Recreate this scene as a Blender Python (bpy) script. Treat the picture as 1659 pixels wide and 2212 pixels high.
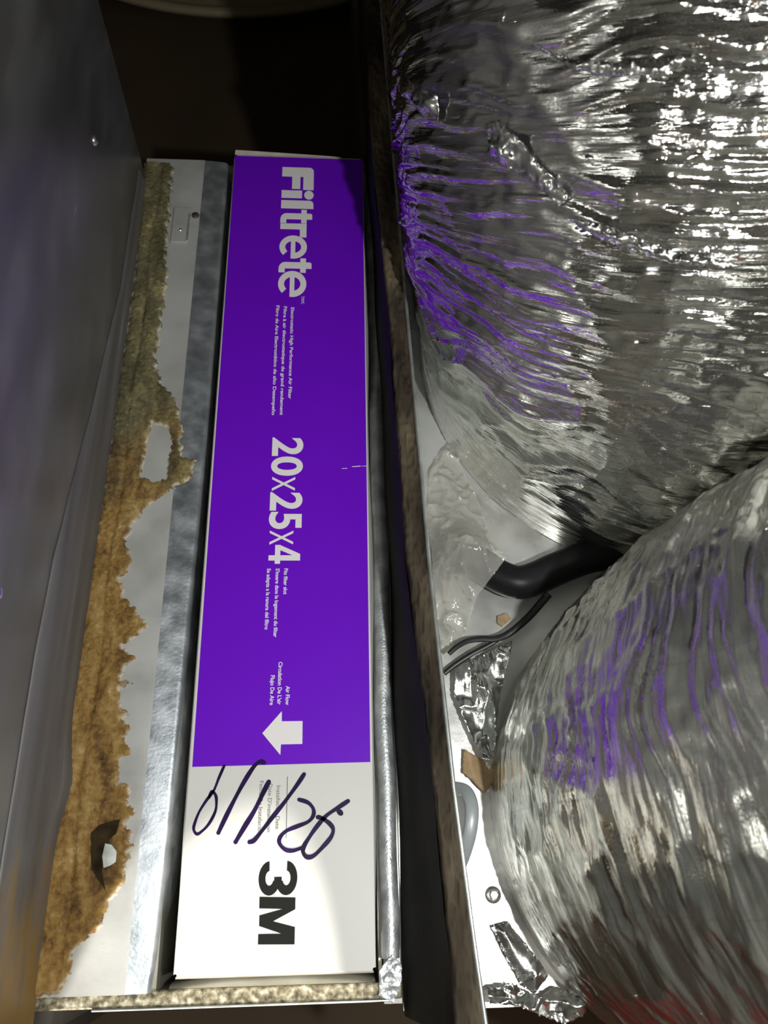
import bpy, bmesh, math, random
import numpy as np
from mathutils import Vector, Matrix
from mathutils.geometry import delaunay_2d_cdt

for o in list(bpy.data.objects):
    bpy.data.objects.remove(o)
S = bpy.context.scene
COL = S.collection
random.seed(7)

# ------------------------------------------------------------------ camera
cam_data = bpy.data.cameras.new('camera')
cam = bpy.data.objects.new('camera', cam_data)
COL.objects.link(cam)
cam_data.sensor_fit = 'VERTICAL'
cam_data.sensor_height = 36.0
cam_data.lens = 27.9539
cam_data.clip_start = 0.01
mw = Matrix([[0.99795, -0.003813, -0.063882], [-0.02302, 0.910015, -0.413935], [0.059711, 0.414557, 0.908062]]).to_4x4()
mw.translation = Vector((0.08654, 0.04929, 0.50857))
cam.matrix_world = mw
cam_data.dof.use_dof = True
cam_data.dof.focus_distance = 0.56
cam_data.dof.aperture_fstop = 13.0
S.camera = cam

# ------------------------------------------------------------------ world, lights, exposure
S.view_settings.view_transform = 'Standard'
S.view_settings.look = 'None'
S.view_settings.gamma = 1.0
S.view_settings.use_curve_mapping = False
S.view_settings.exposure = 0.0
world = bpy.data.worlds.new('dim_room')
S.world = world
world.use_nodes = True
world.node_tree.nodes['Background'].inputs[0].default_value = (0.5, 0.48, 0.42, 1)
world.node_tree.nodes['Background'].inputs[1].default_value = 0.02


def light(name, kind, loc, power, color=(1, 1, 1), target=None, **kw):
    d = bpy.data.lights.new(name, kind)
    d.energy = power
    d.color = color
    for k, v in kw.items():
        setattr(d, k, v)
    o = bpy.data.objects.new(name, d)
    o.location = loc
    if target is not None:
        o.rotation_euler = (Vector(target) - Vector(loc)).to_track_quat('-Z', 'Y').to_euler()
    COL.objects.link(o)
    return o


light('hand_lamp', 'POINT', (0.235, 0.020, 0.535), 8.8, (0.97, 1.0, 0.98), shadow_soft_size=0.007)
light('phone_flash', 'POINT', (0.097, 0.046, 0.515), 0.5, (1.0, 1.0, 1.0), shadow_soft_size=0.003)
light('ceiling_fill', 'AREA', (0.55, -0.6, 1.66), 2.5, (1.0, 0.95, 0.86), (0.55, -0.6, 0), shape='RECTANGLE', size=0.3, size_y=0.15)  # added fill light below the ceiling, not a known lamp
light('torch_beam', 'SPOT', (-0.1524, -0.893, 0.2538), 140.0, (1.0, 0.97, 0.88), (-0.0215, -0.2416, 0), spot_size=0.2340, spot_blend=0.03, shadow_soft_size=0.003)

# ------------------------------------------------------------------ noise helpers


def _h(ix, iy, seed):
    n = (ix.astype(np.int64) * 374761393 + iy.astype(np.int64) * 668265263 + seed * 974634777) & 0xffffffff
    n = ((n ^ (n >> 13)) * 1274126177) & 0xffffffff
    n = n ^ (n >> 16)
    return (n & 0xffff) / 65535.0


def vn(x, y, seed=0):
    x = np.asarray(x, float); y = np.asarray(y, float)
    x, y = np.broadcast_arrays(x, y)
    ix = np.floor(x); iy = np.floor(y)
    fx = x - ix; fy = y - iy
    fx = fx * fx * (3 - 2 * fx); fy = fy * fy * (3 - 2 * fy)
    a = _h(ix, iy, seed); b = _h(ix + 1, iy, seed); c = _h(ix, iy + 1, seed); d = _h(ix + 1, iy + 1, seed)
    return (a * (1 - fx) + b * fx) * (1 - fy) + (c * (1 - fx) + d * fx) * fy


def ridge(x, y, seed=0):
    return 1 - np.abs(2 * vn(x, y, seed) - 1)


def fbm(x, y, seed=0, n=4):
    s = 0; a = 0.5
    for i in range(n):
        s = s + a * vn(x * 2 ** i, y * 2 ** i, seed + i * 17); a *= 0.5
    return s


# ------------------------------------------------------------------ materials
def new_mat(name):
    m = bpy.data.materials.new(name)
    m.use_nodes = True
    nt = m.node_tree
    return m, nt, nt.nodes['Principled BSDF']


def mat(name, base, metallic=0.0, rough=0.5, noise=None, ramp=None, rough_var=0.0, bump=0.0, bump_scale=200.0, stretch=(1, 1, 1), detail=5.0, spec=0.5, coat=0.0):
    m, nt, p = new_mat(name)
    p.inputs['Base Color'].default_value = (*base, 1)
    p.inputs['Metallic'].default_value = metallic
    p.inputs['Roughness'].default_value = rough
    p.inputs['Specular IOR Level'].default_value = spec
    if coat:
        p.inputs['Coat Weight'].default_value = coat
        p.inputs['Coat Roughness'].default_value = 0.12
    tc = nt.nodes.new('ShaderNodeTexCoord')
    mp = nt.nodes.new('ShaderNodeMapping')
    mp.inputs['Scale'].default_value = stretch
    nt.links.new(tc.outputs['Object'], mp.inputs[0])
    if noise:
        n = nt.nodes.new('ShaderNodeTexNoise')
        n.inputs['Scale'].default_value = noise
        n.inputs['Detail'].default_value = detail
        nt.links.new(mp.outputs[0], n.inputs['Vector'])
        if ramp:
            r = nt.nodes.new('ShaderNodeValToRGB')
            els = r.color_ramp.elements
            while len(els) < len(ramp):
                els.new(0.5)
            for e, (pos, c) in zip(els, ramp):
                e.position = pos; e.color = (*c, 1)
            nt.links.new(n.outputs['Fac'], r.inputs[0])
            nt.links.new(r.outputs[0], p.inputs['Base Color'])
        if rough_var:
            mr = nt.nodes.new('ShaderNodeMapRange')
            mr.inputs[1].default_value = 0.3; mr.inputs[2].default_value = 0.7
            mr.inputs[3].default_value = max(0.02, rough - rough_var); mr.inputs[4].default_value = rough + rough_var
            nt.links.new(n.outputs['Fac'], mr.inputs[0])
            nt.links.new(mr.outputs[0], p.inputs['Roughness'])
    if bump:
        n2 = nt.nodes.new('ShaderNodeTexNoise')
        n2.inputs['Scale'].default_value = bump_scale
        n2.inputs['Detail'].default_value = 6
        nt.links.new(mp.outputs[0], n2.inputs['Vector'])
        b = nt.nodes.new('ShaderNodeBump')
        b.inputs['Strength'].default_value = bump
        b.inputs['Distance'].default_value = 0.001
        nt.links.new(n2.outputs['Fac'], b.inputs['Height'])
        nt.links.new(b.outputs[0], p.inputs['Normal'])
    return m


def foil_mat(name, base, rough, su, sv, strength, grid=(0.026, 0.02), metal=.985):
    """wrinkled aluminium foil with a woven thread grid; UV is in metres."""
    m, nt, p = new_mat(name)
    L = nt.links
    p.inputs['Metallic'].default_value = metal
    uv = nt.nodes.new('ShaderNodeUVMap')
    mp = nt.nodes.new('ShaderNodeMapping')
    mp.inputs['Scale'].default_value = (su, sv, 1)
    L.new(uv.outputs[0], mp.inputs[0])
    n = nt.nodes.new('ShaderNodeTexNoise')
    n.inputs['Scale'].default_value = 1.0; n.inputs['Detail'].default_value = 4; n.inputs['Distortion'].default_value = 0.6
    L.new(mp.outputs[0], n.inputs['Vector'])
    mp2 = nt.nodes.new('ShaderNodeMapping')
    mp2.inputs['Scale'].default_value = (90, 160, 1)
    L.new(uv.outputs[0], mp2.inputs[0])
    n3 = nt.nodes.new('ShaderNodeTexVoronoi')
    n3.feature = 'DISTANCE_TO_EDGE'
    L.new(mp2.outputs[0], n3.inputs['Vector'])
    sep = nt.nodes.new('ShaderNodeSeparateXYZ')
    wob = nt.nodes.new('ShaderNodeTexNoise'); wob.inputs['Scale'].default_value = 12
    L.new(uv.outputs[0], wob.inputs['Vector'])
    mixv = nt.nodes.new('ShaderNodeMix'); mixv.data_type = 'VECTOR'; mixv.inputs[0].default_value = 0.012
    L.new(uv.outputs[0], mixv.inputs[4]); L.new(wob.outputs['Color'], mixv.inputs[5])
    L.new(mixv.outputs[1], sep.inputs[0])

    def line(sock, period):
        d = nt.nodes.new('ShaderNodeMath'); d.operation = 'DIVIDE'; d.inputs[1].default_value = period
        L.new(sock, d.inputs[0])
        f = nt.nodes.new('ShaderNodeMath'); f.operation = 'FRACT'; L.new(d.outputs[0], f.inputs[0])
        s = nt.nodes.new('ShaderNodeMath'); s.operation = 'SUBTRACT'; s.inputs[1].default_value = 0.5; L.new(f.outputs[0], s.inputs[0])
        a = nt.nodes.new('ShaderNodeMath'); a.operation = 'ABSOLUTE'; L.new(s.outputs[0], a.inputs[0])
        c = nt.nodes.new('ShaderNodeMath'); c.operation = 'LESS_THAN'; c.inputs[1].default_value = 0.00042 / period; L.new(a.outputs[0], c.inputs[0])
        return c.outputs[0]
    lx = line(sep.outputs[0], grid[0]); ly = line(sep.outputs[1], grid[1])
    mx = nt.nodes.new('ShaderNodeMath'); mx.operation = 'MAXIMUM'
    L.new(lx, mx.inputs[0]); L.new(ly, mx.inputs[1])
    # height = noise + thread lines
    h1 = nt.nodes.new('ShaderNodeMath'); h1.operation = 'MULTIPLY_ADD'; h1.inputs[1].default_value = 0.16
    L.new(mx.outputs[0], h1.inputs[0]); L.new(n.outputs['Fac'], h1.inputs[2])
    h2 = nt.nodes.new('ShaderNodeMath'); h2.operation = 'MULTIPLY_ADD'; h2.inputs[1].default_value = 0.12
    L.new(n3.outputs['Distance'], h2.inputs[0]); L.new(h1.outputs[0], h2.inputs[2])
    b = nt.nodes.new('ShaderNodeBump'); b.inputs['Strength'].default_value = strength; b.inputs['Distance'].default_value = 0.0012
    L.new(h2.outputs[0], b.inputs['Height']); L.new(b.outputs[0], p.inputs['Normal'])
    cm = nt.nodes.new('ShaderNodeMix'); cm.data_type = 'RGBA'
    cm.inputs[6].default_value = (*base, 1); cm.inputs[7].default_value = (base[0] * .88, base[1] * .88, base[2] * .86, 1)
    L.new(mx.outputs[0], cm.inputs[0]); L.new(cm.outputs[2], p.inputs['Base Color'])
    rr = nt.nodes.new('ShaderNodeMapRange')
    rr.inputs[1].default_value = 0.3; rr.inputs[2].default_value = 0.75; rr.inputs[3].default_value = rough * 0.6; rr.inputs[4].default_value = rough * 1.7
    L.new(n.outputs['Fac'], rr.inputs[0]); L.new(rr.outputs[0], p.inputs['Roughness'])
    return m


M = {}
M['galv'] = mat('galvanised_sheet', (.62, .62, .60), .45, .38, 30, [(.25, (.46, .47, .47)), (.5, (.56, .56, .54)), (.75, (.64, .64, .62))], .08, .12, 260)
M['dusty'] = mat('dusty_galvanised', (.5, .49, .47), .25, .5, 28, [(.25, (.37, .365, .345)), (.5, (.48, .475, .455)), (.75, (.55, .545, .525))], .08, .12, 260)
M['fold'] = mat('bluish_spangle', (.5, .53, .56), .8, .42, 70, [(.3, (.36, .39, .42)), (.5, (.48, .51, .54)), (.72, (.62, .65, .68))], .10, .2, 400)
M['pocket'] = mat('shaded_rust_hollow', (.02, .014, .008), 0, .85, 120, [(.35, (.012, .009, .005)), (.7, (.05, .032, .014))], spec=.1)
M['galv_bright'] = mat('bright_galvanised', (.75, .77, .78), .7, .45, 90, [(.3, (.42, .44, .45)), (.7, (.72, .73, .73))], .1, .4, 600)
M['plate'] = mat('plenum_plate', (.72, .71, .67), .6, .33, 22, [(.3, (.52, .51, .48)), (.5, (.70, .69, .66)), (.72, (.80, .80, .77))], .12, .15, 150)
M['casing'] = mat('dull_grey_casing', (.25, .25, .24), .7, .36, 26, [(.25, (.145, .14, .132)), (.5, (.215, .21, .198)), (.64, (.28, .275, .262)), (.70, (.30, .295, .285)), (.735, (.60, .60, .58))], .07, .15, 60, (1, .35, .8), 9)
M['flange'] = mat('dull_flange', (.16, .15, .145), .3, .55, 60, [(.3, (.105, .098, .095)), (.55, (.16, .15, .145)), (.72, (.21, .20, .195)), (.80, (.40, .39, .37))], .06, .25, 150, (1, .06, 1))
M['dark'] = mat('dark_brown_metal', (.05, .048, .042), .3, .6, 30, [(.3, (.03, .028, .024)), (.7, (.08, .075, .065))])  # mottled dark brown tone, used on the ledge plug
M['olive_side'] = mat('slot_side_sheet', (.30, .29, .24), .6, .4, 30, [(.3, (.20, .19, .15)), (.7, (.38, .37, .31))], .05)
M['lip'] = mat('corroded_lip', (.55, .50, .38), .25, .6, 260, [(.34, (.05, .042, .025)), (.46, (.17, .145, .09)), (.57, (.33, .295, .20)), (.70, (.55, .53, .45))], .1, .35, 500)
M['edge'] = mat('raw_steel_edge', (.72, .78, .78), .8, .3, 80, [(.3, (.5, .5, .42)), (.6, (.75, .8, .8))])
M['purple'] = mat('purple_print', (.155, .005, .60), 0, .45, spec=.15)
M['white_card'] = mat('white_card', (.70, .685, .65), 0, .40, 12, [(.3, (.685, .67, .635)), (.7, (.72, .705, .67))], spec=.3)
M['raw_card'] = mat('raw_cardboard', (.50, .43, .36), 0, .8, 60, [(.3, (.42, .36, .30)), (.7, (.55, .48, .41))])
M['white_ink'] = mat('white_ink', (.84, .80, .80), 0, .55, spec=.15)
M['black_ink'] = mat('black_ink', (.014, .014, .013), 0, .6, spec=.08)
M['grey_ink'] = mat('grey_ink', (.10, .10, .10), 0, .5, spec=.25)
M['marker'] = mat('marker_ink', (.022, .008, .055), 0, .35, 90, [(.35, (.012, .006, .03)), (.7, (.03, .010, .085))], spec=.12)
M['insul'] = mat('dirty_fibre', (.10, .08, .06), 0, .9, 55, [(.28, (.014, .011, .009)), (.45, (.052, .040, .028)), (.60, (.10, .080, .055)), (.76, (.24, .19, .10))], .0, 1.0, 220, (1, .22, 1), 8, spec=.1)
M['insul_face'] = mat('black_liner', (.022, .021, .019), 0, .75, 30, [(.3, (.016, .015, .014)), (.7, (.032, .030, .026))], .0, .3, 300, spec=.15)
M['floor'] = mat('brown_board', (.10, .065, .035), 0, .75, 5, [(.3, (.085, .056, .030)), (.7, (.13, .086, .048))], 0, .1, 200)
M['ceiling'] = mat('pale_ceiling', (.62, .59, .50), 0, .8, 3, [(.3, (.55, .52, .44)), (.7, (.66, .63, .54))])
M['wall'] = mat('dim_wall', (.50, .49, .41), 0, .85, 2, [(.3, (.42, .41, .34)), (.7, (.56, .55, .47))])
M['mirrored_bar'] = mat('dark_mirrored_bar', (.06, .045, .03), 0, .8)
M['beige'] = mat('beige_plastic', (.50, .40, .25), 0, .5)
M['rubber'] = mat('black_rubber', (.009, .009, .010), 0, .42, spec=.22)
M['tie'] = mat('black_nylon', (.014, .014, .014), 0, .4)
M['grey_plastic'] = mat('grey_plastic', (.36, .38, .39), .1, .35)
M['paper'] = mat('brown_paper', (.38, .25, .13), 0, .65, 60, [(.3, (.28, .18, .09)), (.7, (.48, .33, .18))])
M['red'] = mat('red_fabric', (.55, .03, .02), 0, .7)
M['foil'] = foil_mat('silver_duct_foil', (.84, .835, .80), .065, 22, 420, .6)
M['foil_soft'] = foil_mat('silver_duct_film', (.74, .735, .68), .17, 18, 260, .7, (.05, .045), .93)
M['tape'] = foil_mat('foil_tape', (.86, .86, .84), .16, 60, 60, .5, (9, 9))
M['screw'] = mat('zinc_screw', (.8, .79, .75), .95, .25)


def rust_mat():
    m, nt, p = new_mat('rust_crust')
    L = nt.links
    p.inputs['Roughness'].default_value = 0.8
    p.inputs['Specular IOR Level'].default_value = 0.3
    tc = nt.nodes.new('ShaderNodeTexCoord')
    n = nt.nodes.new('ShaderNodeTexNoise'); n.inputs['Scale'].default_value = 150; n.inputs['Detail'].default_value = 9; n.inputs['Roughness'].default_value = .65
    L.new(tc.outputs['Object'], n.inputs['Vector'])

    mp = nt.nodes.new('ShaderNodeMapping'); mp.inputs['Scale'].default_value = (75, 24, 60); L.new(tc.outputs['Object'], mp.inputs[0])
    nb = nt.nodes.new('ShaderNodeTexNoise'); nb.inputs['Scale'].default_value = 1; nb.inputs['Detail'].default_value = 5; nb.inputs['Distortion'].default_value = .4
    L.new(mp.outputs[0], nb.inputs['Vector'])
    n.inputs['Scale'].default_value = 260
    blend = nt.nodes.new('ShaderNodeMix'); blend.data_type = 'FLOAT'; blend.inputs[0].default_value = .58
    L.new(n.outputs['Fac'], blend.inputs[2]); L.new(nb.outputs['Fac'], blend.inputs[3])

    def ramp(stops):
        r = nt.nodes.new('ShaderNodeValToRGB')
        e = r.color_ramp.elements
        while len(e) < len(stops):
            e.new(.5)
        for x, (pos, c) in zip(e, stops):
            x.position = pos; x.color = (*c, 1)
        L.new(blend.outputs[0], r.inputs[0])
        return r
    a = ramp([(.34, (.045, .026, .012)), (.43, (.15, .080, .024)), (.51, (.27, .155, .042)), (.59, (.36, .235, .085)), (.68, (.60, .44, .20))])
    b = ramp([(.30, (.05, .042, .022)), (.44, (.11, .095, .048)), (.53, (.17, .15, .075)), (.61, (.30, .255, .11)), (.69, (.60, .48, .18))])
    sep = nt.nodes.new('ShaderNodeSeparateXYZ'); L.new(tc.outputs['Object'], sep.inputs[0])
    n2 = nt.nodes.new('ShaderNodeTexNoise'); n2.inputs['Scale'].default_value = 22; L.new(tc.outputs['Object'], n2.inputs['Vector'])
    ad = nt.nodes.new('ShaderNodeMath'); ad.operation = 'MULTIPLY_ADD'; ad.inputs[1].default_value = .22
    L.new(n2.outputs['Fac'], ad.inputs[0]); L.new(sep.outputs[1], ad.inputs[2])
    mr = nt.nodes.new('ShaderNodeMapRange'); mr.inputs[1].default_value = .36; mr.inputs[2].default_value = .50
    L.new(ad.outputs[0], mr.inputs[0])
    mx = nt.nodes.new('ShaderNodeMix'); mx.data_type = 'RGBA'
    L.new(mr.outputs[0], mx.inputs[0]); L.new(a.outputs[0], mx.inputs[6]); L.new(b.outputs[0], mx.inputs[7])
    at = nt.nodes.new('ShaderNodeAttribute'); at.attribute_name = 'edge'
    er = nt.nodes.new('ShaderNodeMapRange'); er.inputs[1].default_value = 0.0; er.inputs[2].default_value = .35; er.inputs[3].default_value = .75; er.inputs[4].default_value = 0
    L.new(at.outputs['Fac'], er.inputs[0])
    mul = nt.nodes.new('ShaderNodeMath'); mul.operation = 'MULTIPLY'
    n4 = nt.nodes.new('ShaderNodeTexNoise'); n4.inputs['Scale'].default_value = 130; L.new(tc.outputs['Object'], n4.inputs['Vector'])
    cut = nt.nodes.new('ShaderNodeMapRange'); cut.inputs[1].default_value = .45; cut.inputs[2].default_value = .58; L.new(n4.outputs['Fac'], cut.inputs[0])
    L.new(er.outputs[0], mul.inputs[0]); L.new(cut.outputs[0], mul.inputs[1])
    mx2 = nt.nodes.new('ShaderNodeMix'); mx2.data_type = 'RGBA'; mx2.inputs[7].default_value = (.72, .68, .56, 1)
    L.new(mul.outputs[0], mx2.inputs[0]); L.new(mx.outputs[2], mx2.inputs[6])
    L.new(mx2.outputs[2], p.inputs['Base Color'])
    bp = nt.nodes.new('ShaderNodeBump'); bp.inputs['Strength'].default_value = .8; bp.inputs['Distance'].default_value = .0012
    n3 = nt.nodes.new('ShaderNodeTexNoise'); n3.inputs['Scale'].default_value = 420; n3.inputs['Detail'].default_value = 6; L.new(tc.outputs['Object'], n3.inputs['Vector'])
    L.new(n3.outputs['Fac'], bp.inputs['Height']); L.new(bp.outputs[0], p.inputs['Normal'])
    return m


M['rust'] = rust_mat()


def stain(m, y_lo, y_hi):
    nt = m.node_tree; L = nt.links
    p = nt.nodes['Principled BSDF']
    src = p.inputs['Base Color'].links[0].from_socket
    tc = nt.nodes.new('ShaderNodeTexCoord'); sp = nt.nodes.new('ShaderNodeSeparateXYZ'); L.new(tc.outputs['Object'], sp.inputs[0])
    mp = nt.nodes.new('ShaderNodeMapping'); mp.inputs['Scale'].default_value = (60, 25, 90); L.new(tc.outputs['Object'], mp.inputs[0])
    n = nt.nodes.new('ShaderNodeTexNoise'); n.inputs['Scale'].default_value = 1; n.inputs['Detail'].default_value = 6; L.new(mp.outputs[0], n.inputs['Vector'])
    a = nt.nodes.new('ShaderNodeMapRange'); a.inputs[1].default_value = y_lo; a.inputs[2].default_value = y_hi; a.inputs[3].default_value = .42; a.inputs[4].default_value = -.2
    L.new(sp.outputs[1], a.inputs[0])
    b = nt.nodes.new('ShaderNodeMath'); b.operation = 'ADD'; L.new(a.outputs[0], b.inputs[0]); L.new(n.outputs['Fac'], b.inputs[1])
    c = nt.nodes.new('ShaderNodeMapRange'); c.inputs[1].default_value = .55; c.inputs[2].default_value = .85; L.new(b.outputs[0], c.inputs[0])
    mx = nt.nodes.new('ShaderNodeMix'); mx.data_type = 'RGBA'; mx.inputs[7].default_value = (.26, .16, .05, 1)
    L.new(c.outputs[0], mx.inputs[0]); L.new(src, mx.inputs[6]); L.new(mx.outputs[2], p.inputs['Base Color'])


stain(M['flange'], -.01, .10)


def film_mat():
    m, nt, p = new_mat('cloudy_plastic')
    L = nt.links
    tr = nt.nodes.new('ShaderNodeBsdfTransparent'); tr.inputs[0].default_value = (.95, .94, .90, 1)
    tl = nt.nodes.new('ShaderNodeBsdfDiffuse'); tl.inputs[0].default_value = (.86, .83, .77, 1)
    gl = nt.nodes.new('ShaderNodeBsdfGlossy'); gl.inputs['Roughness'].default_value = .12
    fr = nt.nodes.new('ShaderNodeFresnel'); fr.inputs[0].default_value = 1.5
    a = nt.nodes.new('ShaderNodeMixShader'); a.inputs[0].default_value = .30
    L.new(tr.outputs[0], a.inputs[1]); L.new(tl.outputs[0], a.inputs[2])
    b = nt.nodes.new('ShaderNodeMixShader')
    ml = nt.nodes.new('ShaderNodeMath'); ml.operation = 'MULTIPLY_ADD'; ml.inputs[1].default_value = .8; ml.inputs[2].default_value = .05
    L.new(fr.outputs[0], ml.inputs[0]); L.new(ml.outputs[0], b.inputs[0])
    L.new(a.outputs[0], b.inputs[1]); L.new(gl.outputs[0], b.inputs[2])
    L.new(b.outputs[0], nt.nodes['Material Output'].inputs[0])
    return m


M['film'] = film_mat()


# ------------------------------------------------------------------ object helpers
def link(name, me, m, parent=None, smooth=False):
    o = bpy.data.objects.new(name, me)
    COL.objects.link(o)
    if m is not None:
        me.materials.clear(); me.materials.append(m)
    if parent is not None:
        o.parent = parent
    if smooth:
        me.polygons.foreach_set('use_smooth', [True] * len(me.polygons))
    return o


def mesh(name, v, f, m, parent=None, smooth=False):
    me = bpy.data.meshes.new(name)
    me.from_pydata([tuple(map(float, p)) for p in v], [], [tuple(map(int, q)) for q in f])
    me.update()
    return link(name, me, m, parent, smooth)


def tag(o, label, cat, group=None):
    o['label'] = label; o['category'] = cat
    if group:
        o['group'] = group
    return o


def thing(name, label, cat, loc=(0, 0, 0)):
    o = bpy.data.objects.new(name, None)
    o.empty_display_size = 0.05
    COL.objects.link(o)
    return tag(o, label, cat)


def structure(o):
    o['kind'] = 'structure'
    return o


def boxes(name, bs, m, parent=None, bevel=0.0, segs=2):
    bm = bmesh.new()
    for (x0, y0, z0, x1, y1, z1) in bs:
        r = bmesh.ops.create_cube(bm, size=1)
        for v in r['verts']:
            v.co = Vector((x0 + (v.co.x + .5) * (x1 - x0), y0 + (v.co.y + .5) * (y1 - y0), z0 + (v.co.z + .5) * (z1 - z0)))
    if bevel:
        bmesh.ops.bevel(bm, geom=bm.edges[:], offset=bevel, segments=segs, affect='EDGES', profile=.5)
    me = bpy.data.meshes.new(name)
    bm.to_mesh(me); bm.free()
    return link(name, me, m, parent)


def grid_mesh(name, P, m, parent=None, smooth=True, uv=None, close_u=False):
    """P: (rows, cols, 3) array"""
    r, c = P.shape[:2]
    me = bpy.data.meshes.new(name)
    idx = np.arange(r * c).reshape(r, c)
    if close_u:
        nx = np.roll(idx, -1, axis=1)
        a, b = idx[:-1], nx[:-1]; d, e = idx[1:], nx[1:]
    else:
        a, b = idx[:-1, :-1], idx[:-1, 1:]; d, e = idx[1:, :-1], idx[1:, 1:]
    F = np.stack([a, b, e, d], -1).reshape(-1, 4)
    me.vertices.add(r * c)
    me.vertices.foreach_set('co', P.reshape(-1).astype(np.float32))
    me.loops.add(F.size)
    me.loops.foreach_set('vertex_index', F.reshape(-1).astype(np.int32))
    me.polygons.add(len(F))
    me.polygons.foreach_set('loop_start', np.arange(0, F.size, 4, dtype=np.int32))
    if uv is not None:
        l = me.uv_layers.new(name='UVMap')
        l.data.foreach_set('uv', uv.reshape(-1, 2)[F.reshape(-1)].reshape(-1).astype(np.float32))
    me.update(calc_edges=True)
    me.validate()
    return link(name, me, m, parent, smooth)


def interp(y, table):
    t = sorted(table)
    return np.interp(y, [a for a, _ in t], [b for _, b in t])


def densify(poly, step, jit=0.0, seed=0):
    rnd = random.Random(seed)
    out = []
    n = len(poly)
    for i in range(n):
        a = Vector(poly[i]); b = Vector(poly[(i + 1) % n])
        k = max(1, int((b - a).length / step))
        for j in range(k):
            p = a.lerp(b, j / k)
            out.append((p.x + rnd.uniform(-jit, jit), p.y + rnd.uniform(-jit, jit)))
    return out


def seg_dist(pts, poly):
    p = np.asarray(pts)[:, None, :]
    a = np.asarray(poly)[None]; b = np.roll(np.asarray(poly), -1, 0)[None]
    res = []
    for i in range(0, len(pts), 2000):
        q = p[i:i + 2000]
        ab = b - a; t = np.clip(((q - a) * ab).sum(-1) / ((ab ** 2).sum(-1) + 1e-12), 0, 1)
        res.append(np.sqrt((((a + t[..., None] * ab) - q) ** 2).sum(-1)).min(1))
    return np.concatenate(res)


def patch(name, poly, zf, m, parent=None, step=.002, jit=.0003, seed=1, holes=(), smooth=True, thick=0.0, lay=None):
    """irregular sheet: exact jagged outline, triangulated inside, z from zf(x, y, distance_to_edge)"""
    rnd = random.Random(seed)
    loops = [densify(poly, step, jit, seed)] + [densify(h, step, jit, seed + 5) for h in holes]
    V = []; E = []
    for lp in loops:
        s = len(V); V += [Vector(p) for p in lp]
        E += [(s + i, s + (i + 1) % len(lp)) for i in range(len(lp))]
    A = np.array(loops[0])
    x0, y0 = A.min(0); x1, y1 = A.max(0)
    xs = np.arange(x0, x1, step); ys = np.arange(y0, y1, step)
    V += [Vector((x + rnd.uniform(-.35, .35) * step, y + rnd.uniform(-.35, .35) * step)) for x in xs for y in ys]
    r = delaunay_2d_cdt(V, E, [], 2 if holes else 1, 1e-6)
    P = np.array([(v.x, v.y) for v in r[0]]); F = r[2]
    used = sorted({i for f in F for i in f}); re = {o: n for n, o in enumerate(used)}
    if holes:
        def inside(x, y, poly):
            c = False
            for (ax, ay), (bx, by) in zip(poly, poly[1:] + poly[:1]):
                if (ay > y) != (by > y) and x < (bx - ax) * (y - ay) / (by - ay) + ax:
                    c = not c
            return c
        F = [f for f in F if not any(inside(*P[list(f)].mean(0), lp) for lp in loops[1:])]
        used = sorted({i for f in F for i in f}); re = {o: n for n, o in enumerate(used)}
    P = P[used]; F = [tuple(re[i] for i in f) for f in F]
    d = np.min([seg_dist(P, lp) for lp in loops], axis=0)
    z = zf(P[:, 0], P[:, 1], d)
    me = bpy.data.meshes.new(name)
    me.from_pydata([(a[0], a[1], c) for a, c in zip(P.tolist(), z.tolist())] if lay is None else lay(P, z), [], F)
    uvl = me.uv_layers.new(name='UVMap')
    li = np.zeros(len(me.loops), np.int32); me.loops.foreach_get('vertex_index', li)
    uvl.data.foreach_set('uv', P[li].reshape(-1).astype(np.float32))
    at = me.attributes.new('edge', 'FLOAT', 'POINT')
    at.data.foreach_set('value', np.clip(d / .006, 0, 1).astype(np.float32))
    me.update()
    o = link(name, me, m, parent, smooth)
    if thick:
        md = o.modifiers.new('thickness', 'SOLIDIFY'); md.thickness = thick; md.offset = -1
    return o


def tube(name, pts, rad, m, parent=None, n=14, flat=None, samples=6, cap=True):
    P = [Vector(p) for p in pts]
    Q = []
    for i in range(len(P) - 1):
        p0 = P[max(i - 1, 0)]; p1 = P[i]; p2 = P[i + 1]; p3 = P[min(i + 2, len(P) - 1)]
        for k in range(samples):
            t = k / samples
            Q.append(0.5 * ((2 * p1) + (p2 - p0) * t + (2 * p0 - 5 * p1 + 4 * p2 - p3) * t * t + (3 * p1 - p0 - 3 * p2 + p3) * t ** 3))
    Q.append(P[-1])
    v = []; f = []
    for i, q in enumerate(Q):
        t = (Q[min(i + 1, len(Q) - 1)] - Q[max(i - 1, 0)]).normalized()
        up = Vector((0, 0, 1))
        s = t.cross(up).normalized(); u = s.cross(t)
        r = rad(i / (len(Q) - 1)) if callable(rad) else rad
        for k in range(n):
            a = 2 * math.pi * k / n
            w = flat if flat else 1
            v.append(q + s * math.cos(a) * r + u * math.sin(a) * r * w)
    for i in range(len(Q) - 1):
        for k in range(n):
            f.append((i * n + k, i * n + (k + 1) % n, (i + 1) * n + (k + 1) % n, (i + 1) * n + k))
    if cap:
        f.append(tuple(range(n - 1, -1, -1))); f.append(tuple((len(Q) - 1) * n + k for k in range(n)))
    return mesh(name, v, f, m, parent, True)


def revolve(name, prof, cx, cy, m, parent=None, n=48, smooth=True):
    v = []; f = []
    for (r, z) in prof:
        for k in range(n):
            a = 2 * math.pi * k / n
            v.append((cx + r * math.cos(a), cy + r * math.sin(a), z))
    for i in range(len(prof) - 1):
        for k in range(n):
            f.append((i * n + k, i * n + (k + 1) % n, (i + 1) * n + (k + 1) % n, (i + 1) * n + k))
    return mesh(name, v, f, m, parent, smooth)


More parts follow.
